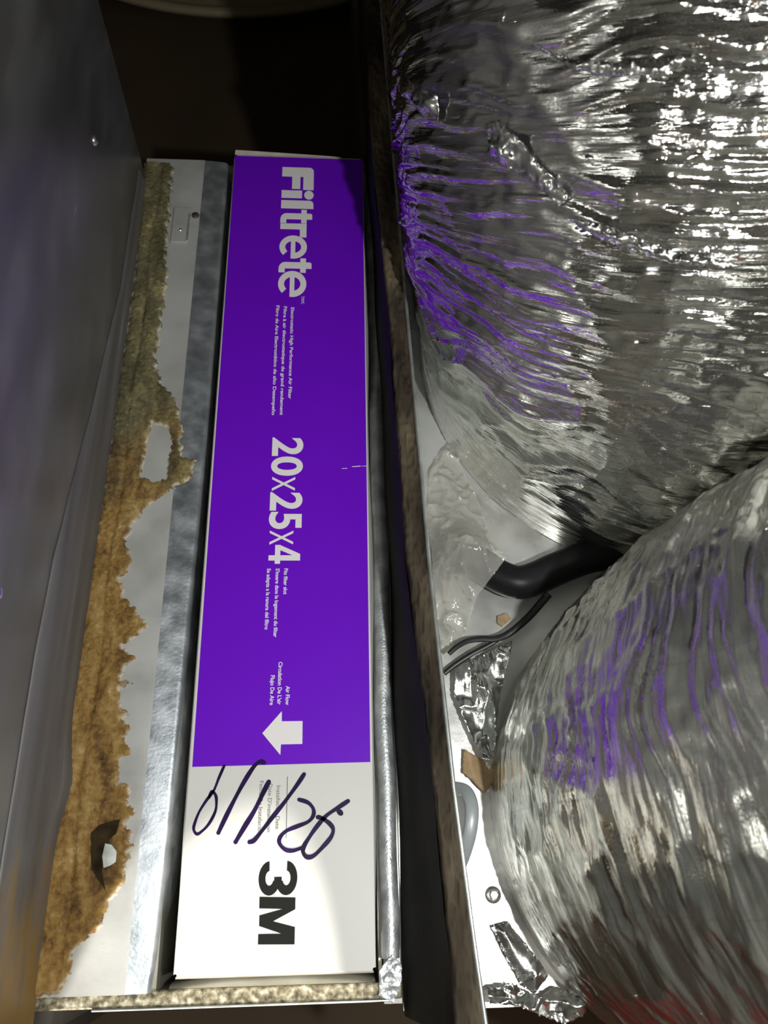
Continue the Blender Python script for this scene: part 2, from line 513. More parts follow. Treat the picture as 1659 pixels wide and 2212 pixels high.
# ------------------------------------------------------------------ the setting
ZF = -0.55
structure(boxes('floor', [(-2.2, -1.1, ZF - .05, 2.4, 2.9, ZF)], M['floor']))
structure(boxes('ceiling', [(-2.2, -1.1, 1.75, 2.4, 2.9, 1.8)], M['ceiling']))
structure(boxes('wall_left', [(-2.25, -1.1, ZF, -2.2, 2.9, 1.75)], M['wall']))
structure(boxes('wall_right', [(2.4, -1.1, ZF, 2.45, 2.9, 1.75)], M['wall']))
structure(boxes('wall_back', [(-2.2, 2.9, ZF, 2.4, 2.95, 1.75)], M['wall']))
structure(boxes('wall_front', [(-2.2, -1.10, ZF, 2.4, -1.05, 1.75)], M['wall']))

for i, y in enumerate((-.8, -.4, .0, .4, .8, 1.2, 1.6, 2.0, 2.4)):  # unseen dark bars, added so the foil has dark stripes to mirror
    structure(boxes('trim_%d' % (i + 1), [(-2.2, y - .05, 1.50, 2.4, y + .05, 1.75)], M['mirrored_bar']))

# ------------------------------------------------------------------ slot cabinet (left ledge, slot, front lip)
ZL = -0.015
cab = thing('filter_cabinet', 'galvanised sheet-metal cabinet with rusted left ledge holding the purple filter', 'cabinet')
EX0, EX1, EY0, EY1 = -.0795, .1165, -.016, .632
boxes('casing', [(EX0, EY0, ZF, -.0125, EY1, -.02), (.1145, EY0, ZF, EX1, EY1, -.032),
                 (-.0125, EY0, ZF, .1145, -.009, -.03), (-.0125, .6255, ZF, .1145, EY1, -.02),
                 (-.0125, -.009, ZF, .1145, .6255, -.504)], M['olive_side'], cab)
# ledge: crease then rolled edge
EDGE = [(-.009, -.0150), (.004, -.0136), (.07, -.0112), (.22, -.0098), (.37, -.0076), (.55, -.0080), (.64, -.0080)]
ys = np.linspace(-.009, .632, 120)
rows = []
for y in ys:
    e = float(interp(y, EDGE))
    cz = ZL + .0006 * float(fbm(np.array([y * 9.]), np.array([.3]), 3)[0])
    prof = [(-.0795, cz), (-.055, cz), (-.031, cz), (-.0285, cz - .0003), (e - .006, cz - .0016)]
    for a in np.linspace(0, math.pi / 2, 7):
        prof.append((e - .004 + .004 * math.sin(a), cz - .0020 - .004 * (1 - math.cos(a))))
    prof += [(e + .0003, cz - .02), (e - .001, cz - .07)]
    rows.append([(x, y, z) for x, z in prof])
rows = np.array(rows)
ledge = grid_mesh('ledge', rows[:, :4], M['dusty'], cab)
grid_mesh('edge_fold', rows[:, 3:], M['fold'], cab)

RUST = [(-0.0571,0.6276),(-0.0567,0.6231),(-0.0555,0.5901),(-0.0542,0.5481),(-0.0530,0.5179),(-0.0498,0.4985),(-0.0509,0.4701),(-0.0520,0.4337),(-0.0502,0.4076),(-0.0441,0.3950),(-0.0361,0.3826),(-0.0305,0.3703),(-0.0271,0.3583),(-0.0265,0.3424),(-0.0249,0.3307),(-0.0137,0.3289),(-0.0146,0.3193),(-0.0207,0.3117),(-0.0270,0.3079),(-0.0316,0.3042),(-0.0379,0.3004),(-0.0437,0.2931),(-0.0511,0.2858),(-0.0548,0.2750),(-0.0584,0.2645),(-0.0506,0.2506),(-0.0544,0.2421),(-0.0589,0.2354),(-0.0555,0.2238),(-0.0486,0.2172),(-0.0374,0.2059),(-0.0419,0.1964),(-0.0527,0.1902),(-0.0493,0.1870),(-0.0425,0.1817),(-0.0487,0.1763),(-0.0514,0.1687),(-0.0431,0.1656),(-0.0529,0.1612),(-0.0496,0.1523),(-0.0425,0.1464),(-0.0474,0.1435),(-0.0412,0.1334),(-0.0441,0.1292),(-0.0399,0.1221),(-0.0463,0.1152),(-0.0436,0.1042),(-0.0372,0.1014),(-0.0396,0.0934),(-0.0348,0.0867),(-0.0365,0.0776),(-0.0340,0.0672),(-0.0351,0.0521),(-0.0404,0.0400),(-0.0451,0.0353),(-0.0458,0.0257),(-0.0525,0.0212),(-0.0581,0.0144),(-0.0616,0.0122),(-0.0616,0.0030),(-0.0645,-0.0070),(-0.0910,-0.0106),(-0.0851,0.0151),(-0.0830,0.0267),(-0.0802,0.0507),(-0.0776,0.0888),(-0.0762,0.1185),(-0.0771,0.1353),(-0.0770,0.1888),(-0.0756,0.2371),(-0.0746,0.3076),(-0.0741,0.3458),(-0.0741,0.4072),(-0.0729,0.4979),(-0.0780,0.6267)]
RHOLE = [(-0.0485,0.3600),(-0.0362,0.3561),(-0.0326,0.3423),(-0.0346,0.3268),(-0.0341,0.3135),(-0.0438,0.3116),(-0.0524,0.3153),(-0.0508,0.3324),(-0.0512,0.3461)]
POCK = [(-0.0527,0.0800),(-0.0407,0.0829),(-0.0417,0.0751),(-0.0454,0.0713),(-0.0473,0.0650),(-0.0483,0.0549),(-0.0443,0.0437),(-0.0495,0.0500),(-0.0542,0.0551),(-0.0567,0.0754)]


def rust_z(x, y, d):
    h = np.clip(d / .0022, 0, 1)
    return ZL + .0005 + h * (.0010 + .0022 * fbm(x * 160, y * 110, 11) ** 1.5 + .0009 * vn(x * 900, y * 900, 5)) - .0002 * (1 - h) - .0016 * h * np.exp(-((x + .0665 - .0015 * np.sin(y * 45)) / .0016) ** 2)


RUST = [(x - .0035, y) if i > len(RUST) - 14 else (x, y) for i, (x, y) in enumerate(RUST)]
rim = densify(RUST[:-14], .0011)
end = int(np.argmin([(x - RUST[-15][0]) ** 2 + (y - RUST[-15][1]) ** 2 for x, y in rim]))
rim = rim[:end + 1]
rim = [(x + .0034 * (ridge(np.array(i * .21), np.array(.5), 4) ** 2 - .35) + .0016 * (vn(np.array(i * .8), np.array(2.5), 9) - .5), y) for i, (x, y) in enumerate(rim)]
RUST = [(float(x), float(y)) for x, y in rim] + RUST[-15:]
patch('rust_crust', RUST, rust_z, M['rust'], ledge, .0012, .0009, 3, [RHOLE])
patch('torn_pocket', POCK, lambda x, y, d: ZL + .0034 - .0 * d, M['pocket'], ledge, .003, .0003, 4, smooth=False)  # flat patch; the hollow's shade is painted into the dark rust colour
patch('bent_tab', [(-0.0476,0.0694),(-0.0435,0.0686),(-0.0401,0.0647),(-0.0400,0.0592),(-0.0430,0.0573),(-0.0469,0.0561),(-0.0484,0.0624)], lambda x, y, d: ZL + .0042 + .12 * (x - x.min()), M['edge'], ledge, .003, 0, 4, smooth=False)
# small bent clip at the far end of the ledge
cl = boxes('latch_clip', [(-.0505, .535, ZL + .0006, -.0365, .574, ZL + .0022)], M['dusty'], cab, .0006)
boxes('clip_rib', [(-.0372, .536, ZL + .0012, -.0360, .566, ZL + .0034)], M['galv_bright'], cl, .0003)
revolve('rivet', [(0, ZL + .0034), (.0012, ZL + .0030), (.0016, ZL + .0021)], -.043, .548, M['screw'], cl, 12)
revolve('plug', [(0, ZL + .0016), (.0028, ZL + .0014), (.0034, ZL + .0004)], -.0322, .5665, M['dark'], cl, 14)
# front lip
lip = boxes('front_lip', [(-.0795, -.0160, -.0235, .1270, -.0078, -.0195)], M['lip'], cab, .0008)
boxes('raw_edge', [(-.047, -.0172, -.0240, .122, -.0161, -.0190)], M['edge'], lip, .0003)
# sagging end sheet behind the lip
sag = []
for t in np.linspace(0, 1, 24):
    b = 4 * t * (1 - t)
    x = -.006 + t * .118
    sag.append([(x, -.0078, -.024), (x, -.0065 + .0050 * b, -.026), (x, -.0055 + .0052 * b, -.034), (x, -.0055 + .0052 * b, -.09)])
grid_mesh('end_sheet', np.array(sag), M['olive_side'], cab)
# right rolled flange
rows = []
for y in np.linspace(.004, .632, 60):
    pr = [(.1150, -.070), (.1152, -.030)]
    for a in np.linspace(0, math.pi, 12):
        pr.append((.1210 - .0056 * math.cos(a), -.0262 + .0062 * math.sin(a)))
    pr.append((.1268, -.0320))
    w = .0005 * math.sin(y * 31) + .0004 * math.sin(y * 77)
    rows.append([(x + w, y, z) for x, z in pr])
grid_mesh('right_flange', np.array(rows), M['galv_bright'], cab)
patch('foil_scrap', [(0.1143,-0.0012),(0.1221,0.0063),(0.1273,0.0008),(0.1261,-0.0096),(0.1219,-0.0175),(0.1135,-0.0138)], lambda x, y, d: -.0192 + .0025 * ridge(x * 160, y * 160, 8) + .0012 * vn(x * 700, y * 700, 4), M['galv_bright'], cab, .0015, .0004, 6)

# ------------------------------------------------------------------ left furnace casing
fur = thing('furnace_casing', 'dull grey sheet-metal furnace side rising along the rusted ledge', 'furnace')
bm = bmesh.new()
r = bmesh.ops.create_cube(bm, size=1)
x0, y0, z0, x1, y1, z1 = -.62, -.05, ZF, -.0805, .634, .42
for v in r['verts']:
    v.co = Vector((x0 + (v.co.x + .5) * (x1 - x0), y0 + (v.co.y + .5) * (y1 - y0), z0 + (v.co.z + .5) * (z1 - z0)))
ed = [e for e in bm.edges if abs(e.verts[0].co.z - e.verts[1].co.z) > .5]
bmesh.ops.bevel(bm, geom=ed, offset=.018, segments=8, affect='EDGES')
me = bpy.data.meshes.new('body'); bm.to_mesh(me); bm.free()
link('body', me, M['casing'], fur)
BAND = [(0.5723, 0.0013), (0.4726, 0.0034), (0.3396, 0.0279), (0.2789, 0.043), (0.2277, 0.0523), (0.1694, 0.0585), (0.1188, 0.0574), (0.0617, 0.0578), (0.0323, 0.0565)]
rows = []
for y in np.linspace(-.045, .60, 90):
    top = float(interp(y, BAND)) + .0015 * (vn(np.array([y * 40.]), np.array([0.]), 2)[0] - .5)
    bulge = .006 * math.exp(-((y - .105) / .02) ** 2)
    rows.append([(-.0803, y, top + .0006), (-.0788, y, top), (-.0783, y, top * .66), (-.0781, y, max(top * .35, -.004)), (-.0776 + bulge * .5, y, ZL + .008), (-.0764 + bulge, y, ZL + .0002)])
grid_mesh('lap_flange', np.array(rows), M['flange'], cab)
for (y, z) in ((.519, .1007), (.1814, .120)):
    s = revolve('screw_head', [(0, .0022), (.0022, .002), (.0034, .0012), (.0038, 0)], 0, 0, M['screw'], fur, 12)
    s.matrix_local = Matrix.Translation((-.0805, y, z)) @ Matrix.Rotation(math.pi / 2, 4, 'Y')

# ------------------------------------------------------------------ plenum
ple = thing('supply_plenum', 'galvanised supply plenum with bright top plate under the silver ducts', 'plenum')
boxes('body', [(.1175, -.020, ZF, 1.05, 1.62, -.0325)], M['casing'], ple)
boxes('top_plate', [(.1285, -.0235, -.0320, 1.05, 1.2, -.0300)], M['plate'], ple)

patch('flange_tab', [(0.1555,0.4308),(0.1703,0.4063),(0.1825,0.3593),(0.1732,0.3571),(0.1618,0.3865)], lambda x, y, d: -.0297 + 0 * x, M['olive_side'], ple, .003, .0002, 21, smooth=False)

# ------------------------------------------------------------------ insulated panel
pan = thing('insulated_panel', 'upright sheet-metal panel with dirty fibre lining beside the purple filter', 'panel')
INX = [(-.035, .1480), (-.016, .1470), (.0157, .1460), (.092, .1420), (.2287, .1312), (.4055, .1257), (.589, .1154), (.95, .1060)]
OUX = [(-.035, .1655), (-.016, .1636), (.0153, .1608), (.0919, .1547), (.2287, .1471), (.4058, .1406), (.59, .1341), (.95, .1225)]
BAX = [(-.035, .1296), (-.017, .1290), (.072, .1285), (.256, .1268), (.63, .1165), (.95, .1075)]
ZP = .05
yy = np.linspace(-.026, .95, 620)
top = []
NC = 22
for y in yy:
    a = float(interp(y, INX)) + .0008; b = float(interp(y, OUX)) - .0010
    top.append([(a + (b - a) * k / (NC - 1), y, 0) for k in range(NC)])
top = np.array(top)
tt = np.linspace(0, 1, NC)[None]
rough = .0030 * fbm(top[..., 0] * 300, top[..., 1] * 90, 21) + .0022 * ridge(top[..., 0] * 500, top[..., 1] * 160, 9)
top[..., 2] = ZP - .0035 + rough - .004 * np.clip(1 - tt / .12, 0, 1) ** 2
top[..., 0] += .0012 * (fbm(top[..., 1] * 120, top[..., 0] * 10, 4) - .5) * (1 - tt)
grid_mesh('fibre_edge', top, M['insul'], pan)
rows = []
for i, y in enumerate(yy[::5]):
    base = float(interp(y, BAX)); p = top[i * 5, 0]
    zs = np.linspace(-.0295, p[2], 9)
    rows.append([(base + (p[0] - base) * ((z + .0295) / (p[2] + .0295)) + .0008 * math.sin(y * 40 + z * 60), y, z) for z in zs])
grid_mesh('liner_face', np.array(rows), M['insul_face'], pan)
rows = []
for y in np.linspace(-.032, .95, 120):
    b = float(interp(y, OUX)); base = float(interp(y, BAX)) + .012
    e = .0024
    rows.append([(base, y, -.0295), (b - e, y, ZP + .0004), (b - e * .8, y, ZP + .0014), (b - e * .2, y, ZP + .0014), (b, y, ZP + .0004), (base + e, y, -.0295)])
grid_mesh('sheet', np.array(rows), M['edge'], pan, False)
rows = np.array([[(float(interp(-.026, BAX)), -.026, -.0295), (float(interp(-.026, BAX)) + .012, -.026, -.0295)],
                 [(float(interp(-.026, INX)) + .0008, -.026, ZP - .004), (float(interp(-.026, OUX)) - .001, -.026, ZP - .002)]])
grid_mesh('end_face', rows, M['insul'], pan, False)

# ------------------------------------------------------------------ the filter
W, LEN = .1113, .6233
fil = thing('air_filter', 'purple and white boxed air filter with handwritten date, standing in the metal slot', 'air filter')
bm = bmesh.new()
r = bmesh.ops.create_cube(bm, size=1)
for v in r['verts']:
    v.co = Vector(((v.co.x + .5) * W, (v.co.y + .5) * LEN, -.5035 + (v.co.z + .5) * .5035))
ed = [e for e in bm.edges if abs(e.verts[0].co.z - e.verts[1].co.z) > .4]
bmesh.ops.bevel(bm, geom=ed, offset=.0018, segments=3, affect='EDGES')
ed = [e for e in bm.edges if min(e.verts[0].co.z, e.verts[1].co.z) > -.001]
bmesh.ops.bevel(bm, geom=ed, offset=.0005, segments=2, affect='EDGES')
me = bpy.data.meshes.new('frame'); bm.to_mesh(me); bm.free()
link('frame', me, M['white_card'], fil)
PUR = [(0.0001,0.6222),(0.1112,0.6221),(0.1100,0.1120),(0.0019,0.1108)]
Z1 = .00003


def flat(name, poly, z, m, parent=fil):
    return mesh(name, [(x, y, z) for x, y in poly], [tuple(range(len(poly)))], m, parent)


def fpoly(name, polys, z, m, parent=fil):
    v = []; f = []
    for p in polys:
        if sum(p[i - 1][0] * p[i][1] - p[i][0] * p[i - 1][1] for i in range(len(p))) < 0:
            p = p[::-1]
        s = len(v); v += [(x, y, z) for x, y in p]; f.append(tuple(range(s, s + len(p))))
    r = delaunay_2d_cdt([Vector(p[:2]) for p in v], [], f, 0, 1e-7)     # union, so no face lies on another
    out = []
    for q, src in zip(r[2], r[5]):
        if not src:
            continue
        a, b, c = (r[0][k] for k in q[:3])
        out.append(q if (b - a).cross(c - a) > 0 else q[::-1])
    return mesh(name, [(p.x, p.y, z) for p in r[0]], out, m, parent)


pb = flat('purple_label', [PUR[0], PUR[1], PUR[2], PUR[3]], Z1, M['purple'])
pb.data.flip_normals() if pb.data.polygons[0].normal.z < 0 else None
# side panels bulging below the top fold
for nm, xs, sg, amp in (('side_panel', W, 1, .0036), ('side_panel', 0., -1, .0032)):
    rows = []
    for y in np.linspace(.0012, LEN - .0012, 80):
        t = y / LEN
        b = amp * (.45 + .55 * math.sin(t * 9.4 + sg) ** 2) * min(1, 6 * t, 8 * (1 - t))
        rows.append([(xs, y, -.0008), (xs + sg * .0012 * min(1, 8 * t), y, -.004), (xs + sg * b, y, -.016), (xs + sg * b * .9, y, -.03), (xs + sg * .0003, y, -.06)])
    grid_mesh(nm, np.array(rows), M['white_card'], fil)
boxes('card_edge', [(.0012, -.0008, -.0070, W - .0012, .0002, -.0006)], M['raw_card'], fil)
# lifted cardboard flap at the far end
flat_rows = np.array([[(-.0002 + .092 * t, LEN - .0002, .0001), (.0004 + .092 * t, LEN + .0030 * (1 - t) ** .7 + .0006, .0016 * (1 - t) + .0003)] for t in np.linspace(0, 1, 12)])
grid_mesh('end_flap', flat_rows, M['raw_card'], fil)
# scuff on the right edge of the label
fpoly('scuff', [[(.1000, .3172), (.1062, .3178), (.1062, .3171), (.1000, .3166)], [(.0925, .3155), (.0965, .3158), (.0965, .3153), (.0925, .3151)], [(.1068, .3176), (.1108, .3178), (.1108, .3174), (.1068, .3173)]], Z1 + .00002, M['white_ink'])


def text(name, body, box, m, off=0.0, z=Z1 + .00004, shear=0.0, fit_h=None):
    """text reading toward -Y with its top toward +X, fitted in (x_base, y_start, x_top, y_end)"""
    cu = bpy.data.curves.new(name, 'FONT')
    cu.body = body; cu.size = 1.0; cu.offset = off; cu.resolution_u = 6
    tmp = bpy.data.objects.new(name, cu)
    COL.objects.link(tmp)
    dg = bpy.context.evaluated_depsgraph_get()
    me = bpy.data.meshes.new_from_object(tmp.evaluated_get(dg))
    bpy.data.objects.remove(tmp); bpy.data.curves.remove(cu)
    n = len(me.vertices)
    co = np.zeros(n * 3, np.float32); me.vertices.foreach_get('co', co); co = co.reshape(-1, 3)
    x0, x1 = co[:, 0].min(), co[:, 0].max()
    h0, h1 = (0.0, fit_h) if fit_h else (co[:, 1].min(), co[:, 1].max())
    xb, ys_, xt, ye = box
    u = (co[:, 0] - x0) / (x1 - x0); v = (co[:, 1] - h0) / (h1 - h0)
    out = np.stack([xb + v * (xt - xb) + shear * u, ys_ + u * (ye - ys_), np.full(n, z)], 1)
    me.vertices.foreach_set('co', out.reshape(-1).astype(np.float32))
    me.update()
    return link(name, me, m, fil)


CAP = .73
SL = [('Electrostatic High Performance Air Filter', (0.0528,0.4587,0.0591,0.3736)), ('Filtre à air électrostatique de grand rendement', (0.0470,0.4595,0.0546,0.3595)),
      ('Filtro de Aire Electrostático de alto Desempeño', (0.0411,0.4603,0.0492,0.3594)), ('Fits filter slot', (0.0537,0.2388,0.0582,0.2204)), ("S'insere dans le logement du filter", (0.0481,0.2388,0.0539,0.1910)),
      ('Se adapta a la ranura del filtro', (0.0422,0.2388,0.0483,0.1963)), ('Air Flow', (0.0571,0.1593,0.0610,0.1473)), ("Circulation De L'air", (0.0520,0.1748,0.0566,0.1476)), ('Flujo De Aire', (0.0473,0.1662,0.0520,0.1474))]
for body, b in SL:
    text('small_lettering', body, (b[0], b[1], b[0] + .0026, b[3]), M['white_ink'], .022, fit_h=CAP)
text('trademark_lettering', 'TM/MC', (0.0606,0.4700,0.0630,0.4622), M['white_ink'], .0)
for body, b, off in (('20', (0.0420,0.3405,0.0648,0.3092), .026), ('x', (0.0432,0.3083,0.0595,0.2971), -.012), ('25', (0.0420,0.2962,0.0650,0.2678), .026), ('x', (0.0430,0.2667,0.0592,0.2561), -.012)):
    text('size_lettering', body, b, M['white_ink'], off)
F4 = (0.0428,0.2560,0.0642,0.2422)
fpoly('size_lettering', [[(F4[0] + (F4[2] - F4[0]) * v, F4[1] + (F4[3] - F4[1]) * u) for u, v in q] for q in
                         ([(0, .20), (1, .20), (1, .37), (0, .37)], [(.55, 0), (.83, 0), (.83, 1), (.55, 1)], [(0, .35), (.27, .35), (.72, 1), (.48, 1)])], Z1 + .00004, M['white_ink'])
for body, b in (('Installation Date', (0.0532,0.0992,0.0570,0.0747)), ("Date D'installation", (0.0482,0.1004,0.0525,0.0732)), ('Fecha De Instalación', (0.0429,0.1020,0.0479,0.0718))):
    text('date_caption', body, (b[0], b[1], b[0] + .0025, b[3]), M['grey_ink'], .0, fit_h=CAP)
DL = [(0.0595,0.1043),(0.0596,0.0698)]
fpoly('date_line', [[(DL[0][0] - .0002, DL[0][1]), (DL[0][0] + .0002, DL[0][1]), (DL[1][0] + .0002, DL[1][1]), (DL[1][0] - .0002, DL[1][1])]], Z1 + .00004, M['grey_ink'])
fpoly('airflow_arrow', [[(0.0549,0.1435),(0.0551,0.1373),(0.0680,0.1373),(0.0681,0.1234),(0.0550,0.1233),(0.0548,0.1170),(0.0433,0.1302)]], Z1 + .00004, M['white_ink'])


# brand wordmark drawn from strokes: local u runs along the reading direction, v upwards
def arc(cx, cy, rx, ry, w, a0, a1, n=26):
    out = []
    for i in range(n):
        t0 = math.radians(a0 + (a1 - a0) * i / n); t1 = math.radians(a0 + (a1 - a0) * (i + 1) / n)
        out.append([(cx + rx * math.cos(t0), cy + ry * math.sin(t0)), (cx + rx * math.cos(t1), cy + ry * math.sin(t1)),
                    (cx + (rx - w) * math.cos(t1), cy + (ry - w) * math.sin(t1)), (cx + (rx - w) * math.cos(t0), cy + (ry - w) * math.sin(t0))])
    return out


def rc(u0, v0, u1, v1, tl=0, tr=0, bl=0):
    """rectangle with optionally rounded corners"""
    p = []
    def cor(cx, cy, r, a):
        return [(cx + r * math.cos(math.radians(a + k * 15)), cy + r * math.sin(math.radians(a + k * 15))) for k in range(7)]
    p += [(u1, v0)]
    p += cor(u1 - tr, v1 - tr, tr, 0) if tr else [(u1, v1)]
    p += cor(u0 + tl, v1 - tl, tl, 90) if tl else [(u0, v1)]
    p += cor(u0 + bl, v0 + bl, bl, 180) if bl else [(u0, v0)]
    return [p]


def glyph_e(u, w):
    cx = u + w / 2
    return arc(cx, 102, w / 2, 104, 44, 0, 315, 34) + rc(u + 20, 84, u + w - 1, 118)


def glyph_t(u):
    return rc(u + 30, 40, u + 78, 242, tl=14) + rc(u, 158, u + 108, 200) + arc(u + 78, 46, 48, 48, 47, 180, 262, 10) + rc(u + 72, -2, u + 108, 44)


polys = rc(0, 0, 80, 250, tl=34) + rc(60, 168, 188, 250) + rc(60, 80, 182, 145)
polys += rc(194, 0, 258, 160) + arc(230, 214, 37, 37, 37, 0, 360, 20)
polys += rc(276, 0, 343, 250, tl=30)
polys += glyph_t(351)
polys += rc(462, 0, 508, 200) + rc(500, 150, 570, 200) + arc(520, 140, 60, 60, 48, 80, 178, 10)
polys += glyph_e(556, 178) + glyph_t(730) + glyph_e(826, 190)
FQ = [(0.0415,0.6103),(0.0687,0.6115),(0.0627,0.4696),(0.0420,0.4690)]      # corners: start-base, start-top, end-(x-height top), end-base


def fmap(u, v):
    t = u / 1016.
    ax = FQ[0][0] + (FQ[3][0] - FQ[0][0]) * t
    ay = FQ[0][1] + (FQ[3][1] - FQ[0][1]) * t
    s = (FQ[1][0] - FQ[0][0]) / 250.
    return (ax + v * s, ay)


for i in range(len(polys)):
    polys[i] = [fmap(u, v) for u, v in polys[i]]
fpoly('wordmark_lettering', polys, Z1 + .00004, M['white_ink'])
# heavy maker's mark: 3 and M
TQ = [(0.0447,0.0560),(0.0664,0.0555),(0.0661,0.0378),(0.0455,0.0386)]
xb, xt = TQ[0][0], TQ[1][0]; yA, yB = TQ[0][1], TQ[3][1]


def tmap(u, v):     # u 0..1 along reading, v 0..1 upwards
    return (xb + (xt - xb) * v, yA + (yB - yA) * u)


def tarc(cv, ru, rv, wu, wv, a0, a1, cu=.44, n=24):
    out = []
    for i in range(n):
        t0 = math.radians(a0 + (a1 - a0) * i / n); t1 = math.radians(a0 + (a1 - a0) * (i + 1) / n)
        out.append([(cu + ru * math.cos(t0), cv + rv * math.sin(t0)), (cu + ru * math.cos(t1), cv + rv * math.sin(t1)),
                    (cu + (ru - wu) * math.cos(t1), cv + (rv - wv) * math.sin(t1)), (cu + (ru - wu) * math.cos(t0), cv + (rv - wv) * math.sin(t0))])
    return out


three = tarc(.275, .52, .29, .30, .185, -178, 72) + tarc(.725, .52, .29, .30, .185, -72, 178) + [[(.40, .40), (.66, .40), (.66, .60), (.40, .60)]]
three = [[tmap(u, v) for u, v in p] for p in three]
fpoly('maker_mark_numeral', three, Z1 + .00004, M['black_ink'])
fpoly('maker_mark_letter', [[(0.0453,0.0389),(0.0659,0.0381),(0.0659,0.0320),(0.0536,0.0262),(0.0659,0.0230),(0.0659,0.0143),(0.0454,0.0148),(0.0454,0.0200),(0.0582,0.0199),(0.0457,0.0240),(0.0456,0.0294),(0.0585,0.0323),(0.0454,0.0329)]], Z1 + .00004, M['black_ink'])
# handwriting
STROKES = [[(0.0211,0.1112),(0.0183,0.1041),(0.0156,0.0967),(0.0118,0.0916),(0.0078,0.0848),(0.0056,0.0780),(0.0056,0.0751),(0.0073,0.0731),(0.0095,0.0738),(0.0137,0.0779),(0.0172,0.0846),(0.0178,0.0897),(0.0171,0.0941),(0.0146,0.0967),(0.0131,0.0929)],[(0.0451,0.1126),(0.0427,0.1133),(0.0391,0.1105),(0.0340,0.1025),(0.0290,0.0930),(0.0241,0.0828),(0.0200,0.0735)],[(0.0483,0.1014),(0.0453,0.0953),(0.0403,0.0850),(0.0352,0.0766),(0.0303,0.0683)],[(0.0695,0.1055),(0.0654,0.0994),(0.0583,0.0899),(0.0513,0.0814),(0.0453,0.0739),(0.0410,0.0689),(0.0383,0.0680)],[(0.0668,0.0910),(0.0721,0.0892),(0.0753,0.0857),(0.0754,0.0818),(0.0723,0.0784),(0.0659,0.0760),(0.0597,0.0736),(0.0562,0.0703),(0.0558,0.0670),(0.0591,0.0636),(0.0636,0.0628),(0.0689,0.0642)],[(0.0962,0.0896),(0.0905,0.0862),(0.0832,0.0816),(0.0777,0.0758),(0.0733,0.0699),(0.0702,0.0650),(0.0698,0.0617),(0.0721,0.0592),(0.0761,0.0599),(0.0815,0.0647),(0.0860,0.0697),(0.0873,0.0739),(0.0850,0.0773),(0.0804,0.0804),(0.0781,0.0809)],[(0.0907,0.0839),(0.0919,0.0828)]]
WID = [.00085, .0013, .0014, .00125, .00115, .00125, .0015]


def ribbon(pts, w, z, k=8):
    P = [Vector(p) for p in pts]
    Q = []
    for i in range(len(P) - 1):
        p0 = P[max(i - 1, 0)]; p1 = P[i]; p2 = P[i + 1]; p3 = P[min(i + 2, len(P) - 1)]
        for j in range(k):
            t = j / k
            Q.append(0.5 * ((2 * p1) + (p2 - p0) * t + (2 * p0 - 5 * p1 + 4 * p2 - p3) * t * t + (3 * p1 - p0 - 3 * p2 + p3) * t ** 3))
    Q.append(P[-1])
    L = []; R = []
    for i, q in enumerate(Q):
        t = Q[min(i + 1, len(Q) - 1)] - Q[max(i - 1, 0)]
        n = Vector((-t.y, t.x)).normalized()
        ww = w * (1 + .12 * math.sin(i * .35))
        L.append(tuple(q + n * ww)); R.append(tuple(q - n * ww))
    v = []; f = []
    for a, b in zip(L, R):
        v += [(*a, z), (*b, z)]
    f = [(2 * i, 2 * i + 1, 2 * i + 3, 2 * i + 2) for i in range(len(Q) - 1)]
    for q in (Q[0], Q[-1]):     # round pen ends, a hair lower than the line itself
        s = len(v)
        v += [(q.x + w * math.cos(a * math.pi / 6), q.y + w * math.sin(a * math.pi / 6), z - .000006) for a in range(12)]
        f.append(tuple(range(s, s + 12)))
    return v, f


for i, (st, w) in enumerate(zip(STROKES, WID)):
    v, f = ribbon(st, w, Z1 + .00007 + i * .00001)
    mesh('pen_stroke', v, f, M['marker'], fil)


